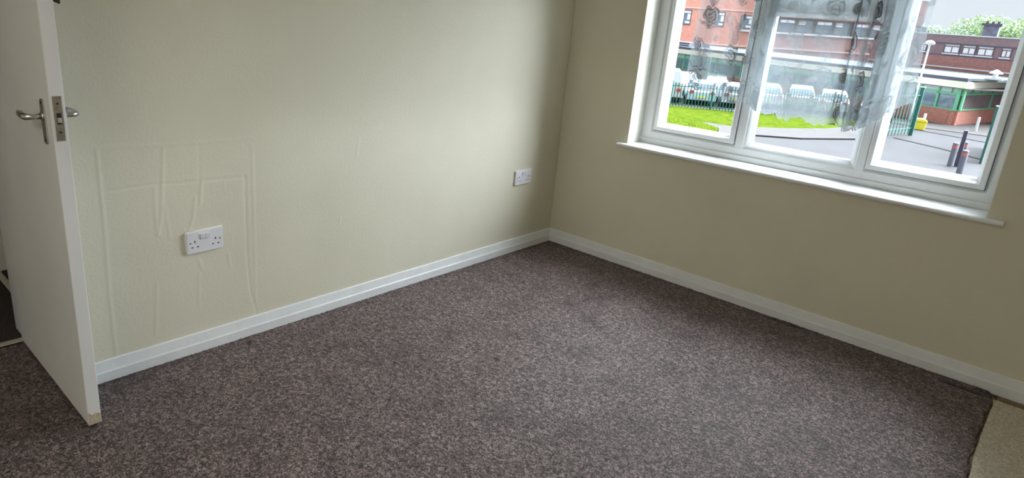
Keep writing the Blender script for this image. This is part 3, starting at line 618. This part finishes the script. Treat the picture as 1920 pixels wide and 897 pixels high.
m = MB(); m.box(-27.5, -22.6, .55, 3.0, -.70, -.66, TA); m.build('roof_trim', WHITE, low)
vc = TA(Vector((.62, 1.6, -.82)))
m = MB(); m.box(vc.x-.42, vc.x+.42, vc.y-.35, vc.y+.35, vc.z, vc.z+.10); m.lathe([(.13, .10), (.13, .34)], vc, 16); m.lathe([(.34, .34), (.30, .40), (.06, .56), (.01, .57)], vc, 20); m.build('roof_cowl', WHITE, low)
# ---- terrace behind (low brown building)
bk = empty('office_block', (KX+NA.x*8, KY+NA.y*8, G)); tag(bk, 'brown brick two-storey building with a row of pale windows below the trees', 'building')
TK = place(bk, EA, NA, KX, KY); D0 = 7.5
m = MB(); m.box(-11, 6, D0, D0+8, G, .18, TK); m.build('brick_wall', BRICK2, bk)
m = MB(); m.box(-11, 6, D0+.04, D0+8, .18, .98, TK); m.build('window_band', TILEH, bk)
m = MB(); m.box(-11, 6, D0, D0+8, .98, 1.50, TK); m.build('cladding', TILEH, bk)
m = MB(); m.box(-11, 6, D0-.06, D0+8.1, 1.50, 1.565, TK); m.build('coping', WHITE, bk)
m = MB(); m.box(-11, 6, D0-.04, D0+.06, -.66, -.58, TK); m.build('flashing', WHITE, bk)
m = MB(); m.box(-11, 6, D0-.02, D0+.06, .14, .20, TK); m.box(-11, 6, D0-.02, D0+.06, .92, .97, TK); m.build('band_trim', NAVY, bk)
for a, b in ((-10.2, -9.3), (-8.9, -8.1), (-7.45, -7.02), (-5.88, -4.85), (-4.70, -3.86), (-3.76, -2.78), (-2.35, -1.76), (-1.4, -.4), (.0, 1.0)):
    m = ring(a, b, .22, .92, [(0, D0+.10), (0, D0-.03), (.05, D0-.03), (.05, D0+.10)], TK); wfo = m.build('window_unit', WFR, bk)
    m = MB(); m.box(a+.05, b-.05, D0+.0, D0+.05, .80, .87, TK); m.build('window_bar', WHITE, wfo); m = MB(); m.box(a-.02, b+.02, D0-.08, D0+.05, .23, .31, TK); m.build('window_ledge', WHITE, wfo)
    mid = (a+b)/2
    for (u0, u1) in ((a+.07, mid-.05), (mid+.04, b-.06)):
        m = MB(); m.box(u0, u1, D0+.01, D0+.045, .38, .72, TK); m.build('window_pane', BLIND, wfo)
# ---- tall block
AT = Vector((-31.10, 62.64, 0)); ET = Vector((.72, .694, 0)); NT = Vector((-.694, .72, 0))
tb = empty('tall_block', (AT.x, AT.y, G)); tag(tb, 'large orange brick block behind the net curtain, rising out of the picture', 'building')
TT = place(tb, ET, NT, AT.x, AT.y)
m = MB(); m.box(-3.8, 7.5, 0, 12, G, 8.5, TT); m.build('brick_wall', BRICK3, tb)
m = MB(); m.box(7.5, 23.9, .05, 12, G, .70, TT); m.box(7.5, 23.9, .05, 12, 2.2, 4.55, TT); m.build('brick_wall_wing', BRICK2, tb)
m = MB(); m.box(7.5, 23.9, .25, 12, .70, 2.2, TT); m.build('ribbon_wall', TILEH, tb)
m = MB(); m.box(-3.8, 7.5, -.06, .1, 2.50, 2.58, TT); m.box(-3.8, 23.9, -.08, .12, -.86, -.74, TT); m.build('string_course', mat('pale_course', (.66, .50, .44), .8), tb)
m = MB(); m.box(5.9, 24, -.12, .3, .62, .80, TT); m.box(7.5, 24, -.05, 12, 4.55, 4.68, TT); m.build('ledge', WHITE, tb)
for a, b, z0, z1 in ((-2.9, -1.9, .92, 2.36), (.05, .98, .92, 2.36), (3.4, 4.3, .92, 2.36), (5.9, 7.4, .86, 2.2)):
    wfo = ring(a, b, z0, z1, [(0, .15), (0, -.04), (.09, -.04), (.09, .15)], TT).build('window_unit', WFR, tb)
    m = MB(); m.box(a+.09, b-.09, 0-.005, .06, z0+.09, z1-.09, TT); m.build('window_glass', DKGL, wfo)
    m = MB(); m.box(a+.38*(b-a), b-.12, -.03, -.01, z0+.14, z0+.34, TT); m.box(a+.55*(b-a), b-.12, -.03, -.01, z0+.50, z1-.4, TT); m.box(a+.2*(b-a), b-.12, -.03, -.01, z1-.32, z1-.14, TT); m.build('window_pane', BLIND, wfo)
s = 7.9; k = 0
while s < 23:
    wfo = ring(s, s+1.7, .85, 2.15, [(0, .30), (0, .10), (.07, .10), (.07, .30)], TT).build('window_unit', WFR, tb)
    m = MB(); m.box(s+.07, s+1.63, .16, .22, .92, 2.08, TT); m.build('window_glass', DKGL, wfo)
    m = MB(); m.box(s+.15, s+.80, .12, .15, 1.72, 1.98, TT); m.box(s+.88, s+1.55, .12, .15, 1.72, 1.98, TT) if k % 2 else m.box(s+.15, s+.8, .12, .15, 1.6, 1.98, TT); m.build('window_blind', BLIND, wfo)
    s += 1.85; k += 1
# ---- chimney beyond
ch = empty('chimney_stack', (-11.2, 101, G)); tag(ch, 'blue-grey chimney stack rising before the trees, right of the domed lamp', 'chimney')
m = MB(); m.box(-.75, .75, -.6, .6, 0, 6.5); m.build('shaft', SLATE, ch); m = MB(); m.box(-1.0, 1.0, -.8, .8, 6.5, 6.75); m.build('chimney_cap', NAVY, ch)
for dx in (-.55, 0, .55):
    m = MB(); m.lathe([(.18, 6.75), (.15, 7.0)], (dx, 0, 0), 10); m.build('chimney_pot', NAVY, ch)
# ---- trees
def tree(x, y, top, r, label, lf, seed, n=4200, stretch=1.0):
    rg = np.random.default_rng(seed); top += 1.1; r *= 1.35; t = empty('leafy_tree', (x, y, G)); tag(t, label, 'tree', 'trees beyond the brown building')
    H = top-G; c = []
    for i in range(15):
        a = rg.uniform(0, 6.28); rr = r*rg.uniform(.1, .8); c.append((rr*math.cos(a)*stretch, rr*math.sin(a), H-r*.55-rg.uniform(0, r*1.1)+(.45*r if i < 4 else 0)*(1-rr/r), r*rg.uniform(.28, .5)))
    vs = []; fs = []
    for i in range(n):
        cx, cy, cz, cr = c[rg.integers(len(c))]; d = rg.normal(0, 1, 3); d /= np.linalg.norm(d); p = np.array([cx, cy, cz])+d*cr*rg.uniform(.65, 1.05)
        s = rg.uniform(.11, .26); u = rg.normal(0, 1, 3); u /= np.linalg.norm(u); v = np.cross(u, d+rg.normal(0, .5, 3)); v /= (np.linalg.norm(v)+1e-6)
        k = len(vs); vs += [p-u*s, p+v*s*.5, p+u*s, p-v*s*.5]; fs.append((k, k+1, k+2, k+3))
    me = bpy.data.meshes.new('foliage'); me.from_pydata([tuple(v) for v in vs], [], fs); me.materials.append(lf); o = bpy.data.objects.new('foliage', me); COL.objects.link(o); o.parent = t
    m = MB(); m.tube([(0, 0, 0), (.1, 0, H*.3), (0, .1, H*.7)], [.35, .28, .1], 10)
    for k in range(5):
        a = k*1.26; m.tube([(.05, 0, H*.4), (r*.45*math.cos(a), r*.45*math.sin(a), H*.72)], [.14, .04], 7)
    m.build('trunk', BARK, t)
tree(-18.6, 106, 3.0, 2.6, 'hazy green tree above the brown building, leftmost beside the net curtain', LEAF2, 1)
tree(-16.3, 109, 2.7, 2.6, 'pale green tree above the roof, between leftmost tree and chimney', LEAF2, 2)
tree(-13.9, 112, 4.0, 2.7, 'tree just left of the chimney stack, darker green', LEAF, 3)
tree(-11.7, 112, 4.6, 3.0, 'tallest bright green tree, directly behind the chimney stack', LEAF, 4, 5200)
tree(-8.6, 110, 3.9, 3.1, 'bright green tree right of the chimney, against the window frame', LEAF, 5, 5200)
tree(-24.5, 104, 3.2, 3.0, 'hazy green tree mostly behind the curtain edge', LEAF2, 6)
tree(-4.0, 112, 3.6, 3.2, 'green tree farthest right, mostly behind the window frame', LEAF, 7)
# ---- shrub by the teal fence
# ---- cars
TYRE = mat('tyre_rubber', (.03, .03, .03), .8); LAMPR = mat('red_tail_lamp', (.55, .04, .03), .3); CARGL = mat('car_glass', (.16, .24, .28), .05, spec=.9); PLATE = mat('yellow_plate', (.85, .75, .15), .5)
LAMPW = mat('clear_head_lamp', (.8, .82, .85), .15)
def car(x, y, rz, body, label, kind='hatch'):
    t = empty('parked_van' if kind == 'van' else 'parked_car', (x, y, G), rz); tag(t, label, 'van' if kind == 'van' else 'car', 'cars parked behind the bar fence')
    L_ = 4.1 if kind == 'hatch' else 4.6
    if kind == 'van': lowp = [(-2.25,.35),(2.2,.35),(2.28,.75),(2.15,1.0),(1.35,1.12),(-2.28,1.15)]; cab = [(1.35,1.12),(.75,1.85),(.45,1.95),(-2.2,1.98),(-2.28,1.15)]; W = .92
    else: lowp = [(-2.0,.32),(1.98,.32),(2.06,.60),(1.95,.80),(1.05,.93),(-1.75,.98),(-2.02,.85)]; cab = [(1.05,.92),(.30,1.38),(.05,1.44),(-1.05,1.43),(-1.45,1.33),(-1.88,.96)]; W = .86
    m = MB()
    n = len(lowp)
    sec = [(-W, .0), (-W*1.0, 0)]
    def loft(pts, w0, w1, zmin, zmax):
        vs = []; k = len(pts)
        for sgn in (-1, 1):
            for px_, pz in pts:
                f = (pz-zmin)/(zmax-zmin); vs.append((px_, sgn*(w0+(w1-w0)*f), pz))
        return vs, [tuple(range(k-1, -1, -1)), tuple(range(k, 2*k))]+[(i, (i+1) % k, k+(i+1) % k, k+i) for i in range(k)]
    m.add(*loft(lowp, W, W*.97, .32, 1.0)); b_ = m.build('body', body, t, bevel=.06, seg=3)
    zt = max(p[1] for p in cab); m = MB(); m.add(*loft(cab, W*.95, W*.72, .93, zt)); m.build('cabin', body, t, bevel=.06, seg=3)
    # windows: sides + front + rear
    m = MB(); zb_, zt_ = (1.22, 1.80) if kind == 'van' else (.99, 1.35)
    def wy(z): return W*.95+(W*.72-W*.95)*(z-.93)/(zt-.93)+.006
    spans = [(.95, .55, .25)] if kind == 'van' else [(.80, .22, -.30), (-.38, -.38, -1.20)]
    for sgn in (-1, 1):
        if kind == 'van': pts = [(1.15, zb_), (.70, zt_), (.10, zt_), (.10, zb_)]; polys = [pts]
        else: polys = [[(.86, zb_), (.28, zt_), (-.32, zt_), (-.32, zb_)], [(-.40, zb_), (-.40, zt_), (-1.15, zt_-.02), (-1.50, zb_+.03)]]
        for pl in polys: m.add([(a, sgn*wy(z), z) for a, z in pl], [tuple(range(len(pl)))])
    m.build('side_window', CARGL, t)
    m = MB(); f0, f1 = (cab[0], cab[1]); dx = f1[0]-f0[0]; dz = f1[1]-f0[1]; nn = Vector((dz, 0, -dx)).normalized()*.008
    pa = Vector((f0[0]+dx*.12, 0, f0[1]+dz*.12))+nn; pb = Vector((f0[0]+dx*.92, 0, f0[1]+dz*.92))+nn
    m.add([(pa.x, -W*.86, pa.z), (pa.x, W*.86, pa.z), (pb.x, W*.68, pb.z), (pb.x, -W*.68, pb.z)], [(0, 1, 2, 3)]); m.build('windscreen', CARGL, t)
    if kind != 'van':
        f0, f1 = cab[-1], cab[-2]; dx = f1[0]-f0[0]; dz = f1[1]-f0[1]; nn = Vector((-dz, 0, dx)).normalized()*.008
        pa = Vector((f0[0]+dx*.15, 0, f0[1]+dz*.15))+nn; pb = Vector((f0[0]+dx*.9, 0, f0[1]+dz*.9))+nn
        m = MB(); m.add([(pa.x, -W*.82, pa.z), (pa.x, W*.82, pa.z), (pb.x, W*.68, pb.z), (pb.x, -W*.68, pb.z)], [(0, 1, 2, 3)]); m.build('rear_window', CARGL, t)
    for px_ in (1.30, -1.25):
        for sgn in (-1, 1):
            m = MB(); m.tube([(px_, sgn*(W-.16), .31), (px_, sgn*(W+.02), .31)], .31, 20); wv = m.build('wheel', TYRE, t)
            m = MB(); m.tube([(px_, sgn*(W+.015), .31), (px_, sgn*(W+.03), .31)], .18, 16); m.build('hub_cap', CHROME, wv)
    xr = -2.28 if kind == 'van' else -2.02
    for sgn in (-1, 1):
        m = MB(); m.box(xr-.02, xr+.06, sgn*W*.72-.12, sgn*W*.72+.12, .72, .92); m.build('tail_lamp', LAMPR, t)
        xf = 2.2 if kind == 'van' else 1.98
        m = MB(); m.box(xf-.06, xf+.07, sgn*W*.70-.15, sgn*W*.70+.15, .62, .76); m.build('head_lamp', LAMPW, t, bevel=.02)
    m = MB(); m.box(xr-.03, xr-.01, -.26, .26, .50, .62); m.build('number_plate', PLATE, t)
PALEB = mat('pale_blue_car_paint', (.50, .66, .74), .25); WHC = mat('white_car_paint', (.60, .63, .66), .25); DKC = mat('dark_green_car_paint', (.04, .09, .09), .2); SIL = mat('silver_car_paint', (.55, .60, .64), .25, metal=.3); REDC = mat('red_car_paint', (.45, .06, .05), .25)
car(-17.09, 39.07, 2.08, PALEB, 'pale blue hatchback nearest the bar fence, low in the left pane')
car(-19.10, 38.46, 2.08, WHC, 'white van at the left edge of the left pane', 'van')
car(-15.39, 40.19, 2.08, WHC, 'white car with yellow number plate, seen just left of the mullion')
car(-18.35, 44.00, 5.22, DKC, 'dark green car behind the pale blue hatchback')
car(-20.25, 43.30, 5.22, SIL, 'silver car parked between the white van and the dark green car')
car(-14.24, 42.62, 2.00, WHC, 'white car right of the mullion, leftmost behind the central net curtain')
car(-12.68, 44.15, 1.90, SIL, 'silver car behind the middle of the net curtain')
car(-10.60, 43.60, 1.90, WHC, 'white car seen through the net, left of the folded lace')
car(-8.11, 44.00, 1.75, WHC, 'white car seen between the bars of the left gate leaf')
